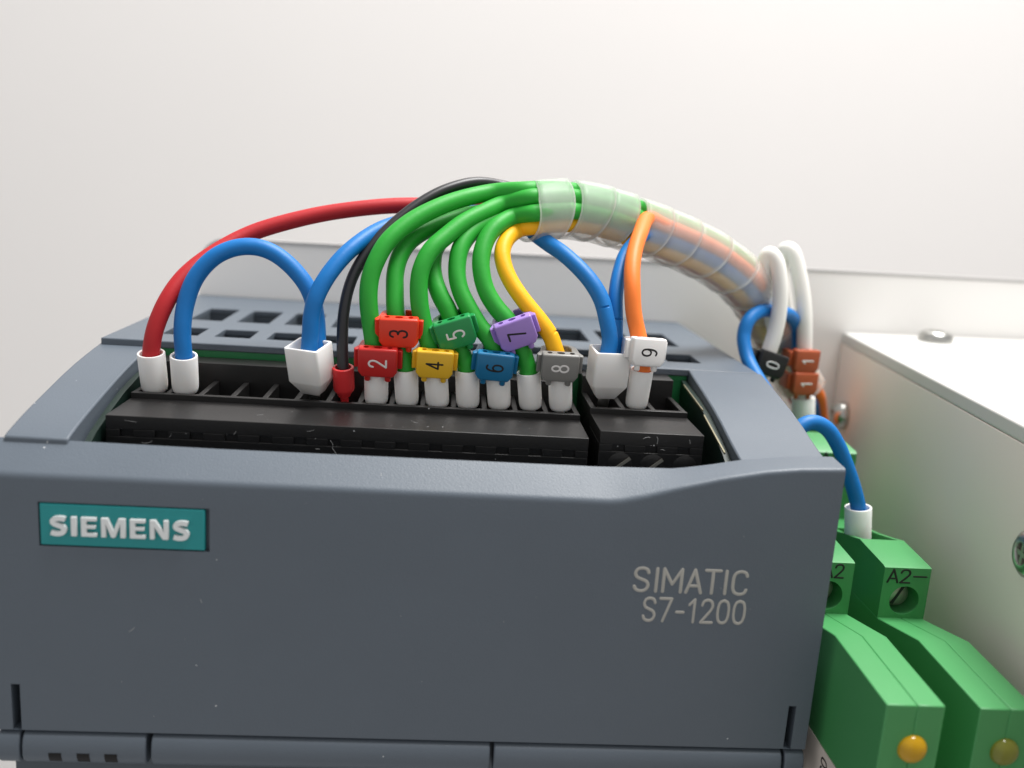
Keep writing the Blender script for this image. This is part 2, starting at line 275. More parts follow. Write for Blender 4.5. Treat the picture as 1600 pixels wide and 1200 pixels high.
# wire routes and the bundle's centre line, in millimetres
WIRES = {
    'red': [(-35.52, 20.8, -4.12), (-35.61, 19.8, 0.46), (-35.09, 20, 3.65), (-33.89, 21, 7.07), (-32.27, 23, 9.97), (-29.76, 25.5, 12.48), (-26.33, 28, 14.8), (-22.55, 29.5, 16.45), (-17, 31, 18.16), (-11.25, 32, 19.34), (-6.22, 33, 19.98), (-0.21, 34, 20.26), (5.03, 34, 20.43), (10.8, 31.67, 19.91), (13.69, 32.99, 19.94), (16.58, 34.29, 19.81), (19.46, 35.33, 19.23), (22.21, 36.42, 18.42), (24.99, 37.58, 17.48), (27.74, 38.81, 16.57), (30.46, 40.18, 15.82), (33.14, 41.54, 15.01), (35.8, 42.86, 14.11), (38.32, 44.19, 13.11), (40.75, 45.64, 11.96), (42.99, 47.17, 10.73), (44.99, 48.95, 9.42), (46.84, 50.94, 8.05), (48.61, 52.99, 6.57), (50.28, 54.96, 4.95), (51.92, 56.92, 3.15), (53.6, 58.83, 1.21), (55.37, 60.62, -0.8), (57.16, 62.32, -2.83), (59, 63.92, -4.91), (60.9, 65.36, -7.09), (62.87, 66.55, -9.35), (64.81, 67.64, -11.59)],
    'blue_loop': [(-31.75, 20.8, -4.08), (-31.67, 19.8, 0.36), (-31.86, 20, 3.6), (-31.59, 20.5, 6.72), (-30.56, 21, 9.88), (-28.6, 21.5, 12.38), (-26.17, 22, 13.75), (-23.52, 22.3, 14.05), (-21.01, 22.3, 13.26), (-18.57, 22, 11.38), (-16.73, 21.6, 8.98), (-15.82, 21.2, 5.95), (-15.38, 20.4, 2.05)],
    'blue_left': [(-16.25, 18.9, 1.87), (-16.15, 18.9, 4.27), (-16.05, 19, 6.49), (-15.46, 19.3, 9.01), (-14.04, 20.4, 11.8), (-11.93, 22.5, 14.45), (-8.97, 26, 16.75), (-5.5, 29, 18.06), (-0.14, 32, 19.21), (6.78, 33.4, 20.04), (10.61, 31.75, 21.09), (13.47, 33.21, 21.58), (16.64, 34.67, 21.92), (19.77, 35.85, 21.79), (22.74, 37.08, 21.42), (25.68, 38.39, 20.92), (28.58, 39.72, 20.28), (31.43, 41.09, 19.49), (34.28, 42.45, 18.64), (37.15, 43.77, 17.67), (39.91, 45.09, 16.57), (42.55, 46.54, 15.3), (45.02, 48.08, 13.95), (47.21, 49.86, 12.52), (49.26, 51.87, 10.99), (51.27, 53.92, 9.29), (53.18, 55.9, 7.43)],
    'black': [(-12, 20.8, -3.86), (-12.18, 20, -0.06), (-12.43, 20.6, 3.4), (-12.4, 21, 6.58), (-11.95, 21.8, 9.72), (-10.95, 22.8, 12.49), (-9.17, 24.2, 15.3), (-6.58, 26, 18.19), (-3.5, 27.8, 20.77), (-0.29, 29.6, 22.6), (3.47, 31.5, 23.67), (7.42, 33, 23.42), (10.68, 31.28, 22.61), (13.37, 33.08, 22.44), (16.36, 34.89, 22.17), (19.29, 36.31, 21.68), (22.08, 37.59, 21.23), (24.86, 38.95, 20.63), (27.65, 40.31, 19.95), (30.43, 41.64, 19.21), (33.21, 42.96, 18.42), (36.01, 44.27, 17.52), (38.7, 45.52, 16.53), (41.28, 46.9, 15.39), (43.7, 48.32, 14.17), (45.85, 49.92, 12.89), (47.86, 51.8, 11.51), (49.85, 53.81, 9.96), (51.79, 55.76, 8.24), (53.56, 57.69, 6.4), (55.27, 59.59, 4.46)],
    'green_2': [(-7.95, 20.8, -4.32), (-8.06, 20.2, 0.04), (-8.27, 20, 1.95), (-8.56, 20, 3.64), (-9.29, 20.2, 8.07), (-9.27, 20.6, 11.05), (-8.54, 21.2, 13.57), (-7.21, 22.2, 15.95), (-4.77, 24, 18.23), (-1.61, 26, 20.13), (1.77, 28, 21.52), (5.79, 30, 22.58), (9.71, 28.83, 23.09), (12.48, 30.36, 23.31), (15.37, 31.88, 23.45), (18.54, 33.29, 23.26), (21.56, 34.63, 22.82), (24.4, 36.07, 22.21), (27.17, 37.54, 21.54), (29.91, 38.98, 20.8), (32.68, 40.36, 20.02), (35.49, 41.69, 19.14), (38.3, 42.96, 18.14), (41.07, 44.3, 16.97), (43.69, 45.73, 15.67), (46.19, 47.29, 14.22), (48.4, 49.12, 12.7), (50.43, 51.11, 11.13), (52.38, 53.1, 9.41), (54.25, 55.03, 7.52), (55.96, 56.94, 5.59), (57.62, 58.78, 3.67), (59.36, 60.52, 1.71), (61.14, 62.18, -0.31), (62.96, 63.73, -2.38), (64.85, 65.11, -4.53), (66.79, 66.24, -6.77)],
    'green_3': [(-4.05, 20.8, -4.28), (-4.37, 20.2, 0.08), (-4.88, 20.4, 2.39), (-5.57, 20.8, 4.98), (-6, 21.2, 7.25), (-6.23, 22, 9.56), (-6.3, 23, 11.95), (-5.75, 24.3, 14.22), (-4.37, 26, 16.14), (-1.54, 28.5, 17.83), (2.85, 31, 19.44), (11.57, 30.15, 20.6), (14.37, 31.71, 20.9), (17.25, 33.21, 20.96), (20.2, 34.48, 20.63), (23.06, 35.84, 20.08), (25.88, 37.25, 19.42), (28.69, 38.64, 18.69), (31.5, 40, 17.91), (34.29, 41.36, 17.06), (37.07, 42.67, 16.09), (39.77, 44.02, 14.98), (42.35, 45.47, 13.72), (44.77, 47.06, 12.34), (46.92, 48.92, 10.87), (48.9, 50.95, 9.35), (50.78, 52.98, 7.69), (52.57, 54.96, 5.88)],
    'green_4': [(-0.14, 20.8, -4.24), (-0.67, 20.2, 0.28), (-1.08, 20, 2.11), (-1.81, 20, 4.02), (-2.57, 20.2, 6.46), (-3.09, 20.4, 8.89), (-3.22, 20.8, 11.39), (-2.84, 21.3, 13.28), (-1.85, 22.2, 15.18), (-0.18, 23.6, 16.79), (1.91, 25.3, 18.53), (4.43, 27.2, 19.92), (7.18, 29, 21.2), (10.38, 27.82, 22.21), (13.28, 29.34, 22.48), (16.27, 30.84, 22.6), (19.35, 32.1, 22.28), (22.49, 33.36, 21.66), (25.26, 35.05, 20.8), (27.86, 36.88, 19.84), (30.45, 38.68, 18.84), (33.2, 40.23, 17.93), (36.02, 41.61, 17), (38.84, 42.96, 15.93), (41.52, 44.42, 14.7), (44.1, 45.98, 13.32), (46.45, 47.77, 11.82), (48.53, 49.81, 10.28), (50.47, 51.91, 8.65), (52.33, 53.95, 6.86), (54.07, 55.96, 4.94), (55.78, 57.92, 2.96), (57.55, 59.76, 0.95), (59.39, 61.5, -1.11), (61.25, 63.13, -3.23)],
    'green_5': [(3.71, 20.8, -4.13), (3.36, 20.2, 0.42), (2.51, 20.5, 2.79), (1.57, 20.9, 5.13), (0.64, 21.4, 7.53), (-0.51, 22, 9.41), (-1.35, 23, 11.28), (-1.71, 24, 13.19), (-1.43, 25.2, 15.15), (0.03, 27, 16.85), (3.3, 29.5, 18.6), (11.01, 31.29, 20.01), (13.68, 32.8, 20.29), (16.44, 34.3, 20.44), (19.27, 35.55, 20.17), (21.95, 36.83, 19.68), (24.64, 38.18, 19.06), (27.34, 39.54, 18.36), (30.04, 40.86, 17.6), (32.71, 42.18, 16.8), (35.39, 43.48, 15.9), (37.96, 44.73, 14.92), (40.4, 46.09, 13.8), (42.72, 47.51, 12.59), (44.78, 49.1, 11.33), (46.66, 50.95, 9.99), (48.49, 52.93, 8.53)],
    'green_6': [(7.74, 20.8, -4), (7.26, 20.2, 0.47), (6.8, 20, 2.46), (6.03, 20, 4.47), (4.57, 20.4, 6.11), (3.1, 21, 8.21), (1.94, 21.8, 10.31), (1.42, 22.7, 12.45), (1.61, 24, 15.02), (2.66, 25.5, 16.94), (4.6, 27.2, 18.45), (7.47, 29, 19.39), (11.22, 28.97, 19.55), (14.02, 30.56, 19.86), (16.75, 32.12, 19.99), (19.58, 33.44, 19.71), (22.46, 34.82, 19.18), (25.3, 36.25, 18.53), (28.12, 37.68, 17.81), (30.95, 39.08, 17.03), (33.75, 40.46, 16.18), (36.52, 41.81, 15.23), (39.23, 43.18, 14.13), (41.81, 44.67, 12.87), (44.25, 46.28, 11.48), (46.44, 48.18, 9.98)],
    'green_7': [(11.78, 20.8, -3.87), (11.18, 20.2, 0.51), (10.27, 20.3, 3.09), (9.24, 20.4, 5.16), (8.17, 20.6, 6.86), (6.63, 21, 8.42), (5.33, 21.5, 10.23), (4.58, 22.2, 12.29), (4.39, 23.2, 14.45), (4.96, 24.6, 16.65), (6.3, 26, 18.37), (8.48, 27.8, 19.66), (11.13, 26.9, 20.29), (13.87, 28.44, 20.63), (16.6, 29.97, 20.81), (19.22, 31.25, 20.57), (22.14, 32.54, 20.07), (24.78, 34.28, 19.45), (27.23, 36.29, 18.77), (29.67, 38.27, 18.05), (32.24, 39.99, 17.28), (34.96, 41.33, 16.41), (37.66, 42.63, 15.44), (40.26, 44.01, 14.31), (42.76, 45.47, 13.05), (45.07, 47.1, 11.66), (47.14, 49, 10.21), (49.03, 51.02, 8.71), (50.84, 53.02, 7.08), (52.54, 54.98, 5.3), (54.2, 56.91, 3.42), (55.88, 58.76, 1.48), (57.64, 60.49, -0.5), (59.43, 62.14, -2.52)],
    'yellow': [(15.68, 20.8, -3.84), (15.19, 20.2, 0.65), (14.78, 20, 2.41), (14.26, 20, 3.87), (13.5, 20.2, 5.51), (12.11, 20.6, 7.25), (9.97, 21.3, 9.55), (8.35, 22.2, 11.62), (7.38, 23.2, 13.5), (7.09, 24.4, 15.25), (7.73, 26, 16.82), (9.28, 28, 17.97), (10.91, 27.69, 18.45), (13.71, 29.28, 18.79), (16.39, 30.85, 18.98), (18.93, 32.18, 18.77), (21.76, 33.51, 18.29), (24.57, 34.93, 17.67), (27.36, 36.35, 16.97), (30.16, 37.74, 16.22), (32.95, 39.1, 15.41), (35.68, 40.43, 14.52), (38.39, 41.74, 13.49), (40.99, 43.19, 12.29), (43.48, 44.74, 10.94), (45.78, 46.57, 9.43), (47.82, 48.63, 7.89), (49.64, 50.68, 6.32), (51.35, 52.66, 4.61), (53.01, 54.62, 2.75), (54.71, 56.51, 0.82), (56.49, 58.3, -1.16), (58.28, 60.01, -3.19), (60.1, 61.61, -5.25), (61.93, 63.01, -7.34), (63.83, 64.17, -9.54), (65.85, 65.31, -11.88)],
    'blue_mid': [(21.03, 20.3, 2.86), (21.28, 20.6, 5.23), (20.71, 21, 7.69), (19.97, 21.8, 10.08), (18.62, 22.8, 12.18), (16.83, 24.2, 13.99), (14.84, 26, 15.53), (13.2, 28, 16.46), (11.09, 29.54, 18.06), (13.5, 31.16, 18.6), (15.86, 32.77, 19.04), (18.34, 34.2, 19.16)],
    'blue_back': [(22.37, 21.8, 2.66), (22.25, 21.9, 5.15), (22.11, 22.4, 7.56), (22.05, 23.6, 10.56), (22.7, 26, 13.43), (24.13, 29.5, 15.94), (27.36, 34.59, 18.14), (29.91, 36.38, 17.71), (32.62, 37.76, 16.98), (35.31, 39.08, 16.12), (37.95, 40.34, 15.17), (40.63, 41.71, 13.99), (43.14, 43.15, 12.72), (45.58, 44.8, 11.23), (47.81, 46.74, 9.63), (49.72, 48.77, 8.06), (51.44, 50.72, 6.45), (53.1, 52.64, 4.66), (54.71, 54.53, 2.8), (56.34, 56.33, 0.94), (58.04, 58.03, -0.94), (59.75, 59.65, -2.89), (61.49, 61.15, -4.87), (63.22, 62.46, -6.85), (65.04, 63.55, -8.95), (67, 64.65, -11.21), (69.19, 68, -14.33), (70.95, 69, -20.69)],
    'orange': [(25.49, 20.8, -3.07), (25.68, 20.2, 1.64), (25.55, 20.2, 3.8), (24.78, 20.4, 6.2), (24.04, 20.9, 8.96), (23.77, 21.8, 11.86), (23.86, 23.5, 14.24), (24.47, 26, 16.38), (25.54, 29, 18.36), (27.53, 34.65, 20.31), (30.1, 36.34, 19.56), (32.76, 37.92, 18.8), (35.53, 39.25, 17.92), (38.25, 40.52, 16.95), (41.04, 41.89, 15.74), (43.65, 43.34, 14.41), (46.21, 44.96, 12.88), (48.53, 46.89, 11.22), (50.54, 48.93, 9.6), (52.37, 50.9, 7.91), (54.12, 52.83, 6.02), (55.77, 54.74, 4.12), (57.41, 56.56, 2.24), (59.1, 58.28, 0.34), (60.84, 59.92, -1.62), (62.59, 61.44, -3.62), (64.36, 62.77, -5.64), (66.2, 63.88, -7.77), (68.17, 64.98, -10.04), (70.83, 69, -14.5), (72.86, 70, -20.89)],
    'white_0': [(53.24, 50, 3.24), (51.02, 48.5, 7.66), (49.58, 47.5, 11.53), (48.96, 47, 14.33), (49.51, 46.5, 15.88), (50.62, 46, 14.61), (51.37, 45.5, 11.36), (51.61, 45.2, 7.93), (51.38, 45, 4.44), (50.71, 44.8, 1.1), (49.83, 44.6, -2.17), (49.05, 44.2, -5.2)],
    'white_11': [(61.31, 61, -2.59), (59.32, 60, 1.98), (57.16, 58.5, 7.58), (55.44, 57, 12.48), (55.08, 56, 15.93), (56.1, 55, 16.06), (57.25, 54.5, 13.36), (58.37, 54, 9.27), (59.1, 53.6, 5.13), (59.67, 53.4, 0.37), (60.13, 53.2, -4.44), (60.41, 53, -7.89), (61.05, 53, -12.61)],
    'blue_e': [(59.37, 58, -2.13), (58.19, 55, 3.58), (56.04, 52, 5.92), (52.55, 49, 6.76), (49.14, 46, 7.08), (46.63, 44, 5.81), (45.84, 43, 3.14), (46.28, 41, 0.15), (47.02, 37.5, -2.14), (47.89, 33.5, -4.29), (48.39, 29, -6.44)],
    'blue_f': [(53.6, 24, -30), (52.6, 24, -22), (51.6, 24.5, -15), (47.89, 24, -7.86), (49.07, 24.5, -5.96), (50.96, 25, -5.27), (53.18, 25.3, -6.14), (55.07, 25.4, -8.36), (56.67, 25.4, -11.23), (58.07, 25.3, -14.21), (59.21, 25.2, -17.22), (59.89, 25.2, -22.44)],
    'sleeve': [(9.95, 29, 20.3), (11.03, 29.61, 20.43), (12.11, 30.21, 20.57), (13.17, 30.81, 20.69), (14.18, 31.37, 20.78), (15.12, 31.9, 20.86), (16.11, 32.43, 20.9), (17.24, 32.99, 20.86), (18.47, 33.53, 20.76), (19.82, 34.11, 20.59), (21.35, 34.8, 20.33), (23.13, 35.67, 19.96), (25.11, 36.66, 19.5), (27.14, 37.67, 19), (29.17, 38.66, 18.46), (31.26, 39.68, 17.88), (33.31, 40.68, 17.26), (35.2, 41.59, 16.65), (36.89, 42.38, 16.05), (38.49, 43.15, 15.43), (40.1, 44, 14.72), (41.75, 44.93, 13.91), (43.4, 45.92, 13.04), (45.03, 47.07, 12.05), (46.66, 48.46, 10.94), (48.28, 50.09, 9.72), (49.89, 51.84, 8.37), (51.5, 53.58, 6.85), (53.11, 55.41, 5.13), (54.72, 57.26, 3.28), (56.34, 59, 1.41), (58.01, 60.64, -0.47), (59.7, 62.19, -2.38), (61.36, 63.59, -4.26), (62.92, 64.73, -6.05), (64.4, 65.62, -7.76), (65.86, 66.43, -9.44)],
}


# ------------------------------------------------------------------ the setting: wall, mounting panel
wl = obj('wall', MB().box(-2200, 2500, 400, 420, -1600, 2200), M['wall']); wl['kind'] = 'structure'
pp = [(-45.6, -300), (300, -300), (300, 14.1)]
pp += [(-45.6 + 5 - 5 * math.sin(a), 10.55 - 5 + 5 * math.cos(a)) for a in [math.radians(90 * i / 8) for i in range(9)]]
pn = obj('mounting_panel', MB().prism_y(pp, 80, 81.5), M['panel'], bevel=0.2)
tag(pn, 'glossy white mounting panel with a rounded upper corner behind the grey controller', 'panel')

ed = [(x, z + .02) for x, z in pp[2:]]; inn = [(300, 13.5)] + [(-45.6 + 5 - 4.4 * math.sin(a), 10.55 - 5 + 4.4 * math.cos(a)) for a in [math.radians(90 * i / 8) for i in range(9)]]
eb = MB()
for i in range(len(ed) - 1):
    eb.prism_y([ed[i], ed[i + 1], inn[i + 1], inn[i]][::-1], 79.9, 81.6)
obj('edge_trim', eb, M['panel_edge'], pn, origin=(0, 0, 0), merge=False)
# ------------------------------------------------------------------ the controller
plc = thing('programmable_controller', (0, 79.9, -40), 'slate grey programmable controller with teal maker plate and vented top', 'controller')
PR = [(4.05, -5.25), (6, -4.85), (8.6, -4.3), (11, -3.7), (13.5, -3.05), (18, -2.1), (23, -1.25), (27, -.65), (30, -.15), (30.95, -.03)]
PL = [(3.4, -6.12), (4.2, -5.8), (6.6, -5.15), (8.7, -4.65), (10.9, -4.18), (13.2, -3.72), (15.5, -3.25), (18, -2.75), (20.5, -2.3), (23, -1.88), (25.8, -1.5), (29, -1.1), (32.6, -.75)]
for x0, x1, pf in ((-46, -39.3, PL + [(32.6, -44), (3.4, -44)]), (34.6, 45, PR + [(30.95, -44), (4.05, -44)])):
    obj('side_rail', MB().prism_x(pf, x0, x1), M['slate'], plc, bevel=0.2)
hb = MB()
hb.box(-46, -43.4, 32.65, 79.9, -75, -1.05).box(43.4, 45, 32.65, 79.9, -75, -1.05)          # rear side walls
hb.box(-43.4, 43.4, 77.6, 79.9, -75, -1.05)                                                   # rear wall
hb.box(-43.4, 43.4, 34.5, 77.6, -75, -15)                                                     # floor under the vents
hb.box(-38.95, 34.55, 4.1, 32.4, -44, -17)                                                    # floor of the terminal bay
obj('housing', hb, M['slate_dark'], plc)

def plate(xs, ys, holes, z0, z1):
    mb = MB(); nx, ny = len(xs) - 1, len(ys) - 1
    solid = lambda i, j: 0 <= i < nx and 0 <= j < ny and not any(a - 1e-4 <= xs[i] and xs[i + 1] <= b + 1e-4 and c - 1e-4 <= ys[j] and ys[j + 1] <= d + 1e-4 for a, b, c, d in holes)
    for i in range(nx):
        for j in range(ny):
            if not solid(i, j): continue
            a, b, c, d = xs[i], xs[i + 1], ys[j], ys[j + 1]
            mb.add([(a, c, z1), (b, c, z1), (b, d, z1), (a, d, z1)], [(0, 1, 2, 3)])
            mb.add([(a, c, z0), (b, c, z0), (b, d, z0), (a, d, z0)], [(3, 2, 1, 0)])
            for di, dj, p, q in ((-1, 0, (a, d), (a, c)), (1, 0, (b, c), (b, d)), (0, -1, (a, c), (b, c)), (0, 1, (b, d), (a, d))):
                if not solid(i + di, j + dj):
                    mb.add([(p[0], p[1], z0), (q[0], q[1], z0), (q[0], q[1], z1), (p[0], p[1], z1)], [(0, 1, 2, 3)])
    return mb
cols = [33 - 7.25 * k for k in range(10, -1, -1)]
rows = [(36.6, 43.4), (50.6, 63.8)]
holes = [(c, c + 4.95, a, b) for c in cols for a, b in rows]
gx = sorted([-45.7, 44.6] + [c for c in cols] + [c + 4.95 for c in cols])
gr = plate(gx, [31.0, 36.6, 43.4, 50.6, 63.8, 79.85], holes, -1.0, 0.0)
vg = obj('vent_grille', gr, M['slate'], plc, merge=True, bevel=0.15)
rb = MB()
for c in cols:                                                                                 # well walls under each vent row
    for a, b in rows:
        rb.box(c - .8, c - .02, a - .7, b + .7, -9, -1.004).box(c + 4.97, c + 5.75, a - .7, b + .7, -9, -1.004)
        rb.box(c, c + 4.95, a - .7, a - .02, -9, -1.004).box(c, c + 4.95, b + .02, b + .7, -9, -1.004)
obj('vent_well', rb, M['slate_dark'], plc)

obj('circuit_board', MB().box(-39.2, 34.5, 31.25, 32.6, -14, -1.02), M['pcb'], plc)
sh = [(5, -8.2), (8.6, -6.6), (13.5, -5.2), (18, -4.1), (23, -3.3), (31.1, -2.5), (31.1, -16), (5, -16)]
obj('shield_plate', MB().prism_x(sh, -38.95, -38.2), M['pcb_dark'], plc)
obj('shield_plate', MB().prism_x([(y, z + .9) for y, z in sh], 33.75, 34.55), M['pcb_dark'], plc)
gl = MB()
for (a, b) in (((7.5, -5.2), (17.6, -3.2)), ((18.4, -2.75), (29, -1.75))):
    gl.prism_x([(a[0], a[1]), (b[0], b[1]), (b[0], b[1] - .25), (a[0], a[1] - .25)], 33.55, 33.74)
obj('contact_strip', gl, M['brass'], plc)

# front panel: a lofted shell, with the plate recess and the two end slots cut as real recesses
zr_k = [(-46.6, -6.35), (-39, -6.4), (-30, -6.55), (18, -6.55), (27, -6.35), (31, -5.7), (34, -5.05), (37.5, -4.6), (41, -4.25), (45, -4.1)]
zc_k = [(-46.6, -9.15), (19.2, -9.25), (20.6, -9.1), (23.2, -8.45), (26.6, -7.35), (31.4, -6.05), (36.3, -5.05), (40, -4.6), (45, -4.35)]
def interp(k, x):
    for (a, u), (b, v) in zip(k, k[1:]):
        if x <= b: return u + (v - u) * (x - a) / (b - a)
    return k[-1][1]
fx = sorted(set([-46.6, -45, -44.9, -43.95, -41.25, -23.55, -10, 5, 15, 18, 19.2, 19.9, 20.6, 21.8, 23.2, 25, 26.6, 28, 29.5, 31.4, 33, 34.5, 36.3, 38, 40, 41, 42.35, 43.25, 44, 45]))
fz = [-12.05, -16.95, -33.2, -38.75]
rec = [(-41.25, -23.55, -16.95, -12.05, .75), (-44.9, -43.95, -38.75, -33.2, 3.0), (42.35, 43.25, -38.75, -33.2, 3.0)]
fp = MB(); prof = []
for x in fx:
    zr, zc = interp(zr_k, x), interp(zc_k, x)
    d = Vector((4.0, zr - zc)).normalized(); r = .55
    pts = [(4.0, -15), (4.0, zr - .12), (3.85, zr)]
    c = Vector((0, zc)); p0 = c + d * r; p2 = c + Vector((0, -r))
    for t in (0, .2, .4, .6, .8, 1): q = p0 * (1 - t) ** 2 + c * 2 * t * (1 - t) + p2 * t * t; pts.append((q.x, q.y))
    pts += [(0, z) for z in fz] + [(.9, -38.95)]
    prof.append(pts)
nP = len(prof[0]); k0 = nP - len(fz) - 1
for i in range(len(fx) - 1):
    xa, xb = fx[i], fx[i + 1]
    for j in range(nP - 1):
        za, zb = prof[i][j + 1][1], prof[i][j][1]
        hit = None
        if j >= k0 - 1 and j < nP - 2:
            for R_ in rec:
                if R_[0] - 1e-4 <= xa and xb <= R_[1] + 1e-4 and R_[2] - 1e-4 <= za and zb <= R_[3] + 1e-4: hit = R_
        q = [(xa,) + prof[i][j], (xb,) + prof[i + 1][j], (xb,) + prof[i + 1][j + 1], (xa,) + prof[i][j + 1]]
        if not hit: fp.add(q, [(0, 1, 2, 3)])
for x0, x1, z0, z1, d in rec:
    fp.add([(x, y, z) for y in (0, d) for z in (z0, z1) for x in (x0, x1)], [(4, 5, 7, 6), (0, 1, 5, 4), (2, 6, 7, 3), (0, 4, 6, 2), (1, 3, 7, 5)])
for i in (0, -1): fp.add([(fx[i],) + p for p in prof[i]] + [(fx[i], 4, -38.95)], [tuple(range(nP + 1))])
obj('front_panel', fp, M['slate'], plc, merge=True)

# maker plate with raised letters
npl = obj('nameplate', MB().box(-41.1, -24.05, -.02, .72, -16.82, -12.2), M['teal'], plc, bevel=0.12)
def slab_letter(ch):
    if ch == 'I': return [(0, 0), (.26, 0), (.26, 1), (0, 1)]
    if ch == 'E': return [(0, 0), (.72, 0), (.72, .19), (.25, .19), (.25, .42), (.66, .42), (.66, .6), (.25, .6), (.25, .81), (.71, .81), (.71, 1), (0, 1)]
    if ch == 'M': return [(0, 0), (.22, 0), (.22, .66), (.46, 0), (.64, 0), (.88, .66), (.88, 0), (1.12, 0), (1.12, 1), (.8, 1), (.56, .36), (.32, 1), (0, 1)]
    if ch == 'N': return [(0, 0), (.22, 0), (.22, .62), (.6, 0), (.86, 0), (.86, 1), (.64, 1), (.64, .4), (.27, 1), (0, 1)]
    c = smooth([(.70, .85, 0), (.56, .885, 0), (.38, .89, 0), (.20, .84, 0), (.135, .73, 0), (.19, .62, 0), (.38, .53, 0), (.57, .45, 0), (.645, .31, 0), (.58, .17, 0), (.40, .105, 0), (.22, .11, 0), (.05, .155, 0)], 4)
    l, r = [], []
    for i, p in enumerate(c):
        t = (c[min(i + 1, len(c) - 1)] - c[max(i - 1, 0)]).normalized(); n = Vector((-t.y, t.x, 0)) * .118
        l.append(((p + n).x, (p + n).y)); r.append(((p - n).x, (p - n).y))
    return l + r[::-1]
def letter_meshes(text, h, x0, x1, z0, y, depth, parent, material):
    W_ = [max(p[0] for p in slab_letter(ch)) for ch in text]; gap = .2
    k = (x1 - x0) / (sum(W_) + gap * (len(text) - 1)); x = x0
    for ch, w in zip(text, W_):
        pr = [(x + a * k, z0 + b * h) for a, b in slab_letter(ch)]
        obj('letter', MB().prism_y(pr, y - depth, y), material, parent, bevel=0.06)
        x += (w + gap) * k
letter_meshes('SIEMENS', 2.15, -39.95, -25.6, -15.6, -.03, .4, npl, M['letter'])

def lettering(text, h, w, x0, x1, z0, y, parent, material, name='lettering', slant=0.0):
    mb, wid = strokes(text, h, w, slant=slant)
    k = (x1 - x0) / wid
    mb.v = [(x0 + a * k, y + b, z0 + c) for a, b, c in mb.v]
    return obj(name, mb, material, parent)
fpo = [c for c in plc.children if c.name.startswith('front_panel')][0]
lettering('SIMATIC', 2.72, .36, 22.75, 35.6, -19.55, 0, fpo, M['print'])
lettering('S7-1200', 2.72, .36, 24.1, 35.75, -23.1, 0, fpo, M['print'])

# rounded strip along the lower edge
RS = [(2.5, -39.05), (.7, -39.05), (.15, -39.25), (-.25, -39.8), (-.42, -40.6), (-.42, -41.6), (-.2, -42.3), (.3, -42.85), (1.0, -43.1), (2.5, -43.1)]
st = obj('status_strip', MB().prism_x(RS, -43.9, -30.55), M['slate'], plc, bevel=0.2)
for x in (-40.35, -37.3, -34.3): obj('status_window', MB().prism_x([(.2, -41.25), (-.46, -41.25), (-.46, -41.6), (-.25, -42.25), (-.05, -42.5), (.2, -42.5)], x - .68, x + .68), M['window'], st)
for x0, x1 in ((-29.95, 8.0), (8.45, 42.3)): obj('lower_flap', MB().prism_x(RS, x0, x1), M['slate'], plc, bevel=0.2)
for x0, x1 in ((-46.6, -44.2), (42.65, 45)): obj('corner_trim', MB().prism_x(RS, x0, x1), M['slate'], plc, bevel=0.2)
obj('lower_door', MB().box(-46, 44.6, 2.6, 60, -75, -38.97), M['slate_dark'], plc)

# ------------------------------------------------------------------ plug-in terminal blocks
PITCH = 3.915
def terminal_block(x0, n, dz, label, screws):
    x1 = x0 + n * PITCH + .7
    t = thing('terminal_block', ((x0 + x1) / 2, 18, -16), label, 'terminal block', 'black plug in terminal blocks in the controller bay')
    mb = MB(); z = lambda v: v + dz
    mb.box(x0, x1, 9.6, 18.1, z(-6.5), z(-4.9))                                               # front ledge
    mb.box(x0, x1, 9.95, 18.1, -17, z(-6.5))
    mb.box(x0, x1, 9.6, 9.95, -17, z(-7.35))
    for k in range(n + 1):
        a = x0 + .35 + (k - .5) * PITCH + .75; b = a + PITCH - 1.5
        mb.box(max(x0, a), min(x1, b), 9.6, 9.95, z(-7.35), z(-6.5))
    mb.box(x0, x1, 18.1, 18.95, -17, z(-4.2))                                                 # rim
    mb.box(x0, x1, 27, 31.1, -17, z(-1.9))                                                    # rear wall
    mb.box(x0, x1, 18.95, 27, -17, z(-10.5))                                                  # floor of the openings
    obj('body', mb, M['black'], t, bevel=0.06)
    for k in range(n + 1):
        x = x0 + k * PITCH
        obj('divider', MB().prism_x([(18.96, z(-4.22)), (26.98, z(-4.22)), (26.98, z(-10.4)), (18.96, z(-10.4))], x, x + .7), M['black'], t, bevel=0.1)
    for k in range(n):
        cx = x0 + .35 + (k + .5) * PITCH
        obj('clamp_cage', MB().box(cx - 1.5, cx + 1.5, 24.2, 26.9, z(-10.4), z(-6.2)), M['black'], t, bevel=0.15)
    if screws:
        for k in range(n):
            cx = x0 + .35 + (k + .5) * PITCH
            mt = Matrix.Translation((cx + .3, 9.58, z(-8.95))) @ Matrix.Rotation(math.radians(90), 4, 'X')
            s = obj('screw', MB().lathe([(0.001, .03), (1.45, .03), (1.5, 0)], mt, 24), M['black'], t)
            bar = MB().box(-1.5, 1.5, -.2, .0, -.17, .17).xf(Matrix.Translation((cx + .3, 9.42, z(-8.95))) @ Matrix.Rotation(math.radians(-40 if k < 2 else 50), 4, 'Y'))
            if k < 2: obj('screw_slot', bar, M['metal_dark'], s)
    return t
terminal_block(-37.6, 14, 0.0, 'long black terminal block with fourteen openings holding the red to yellow wires', False)
terminal_block(19.2, 3, 1.0, 'short black terminal block with three openings holding the orange wire', True)

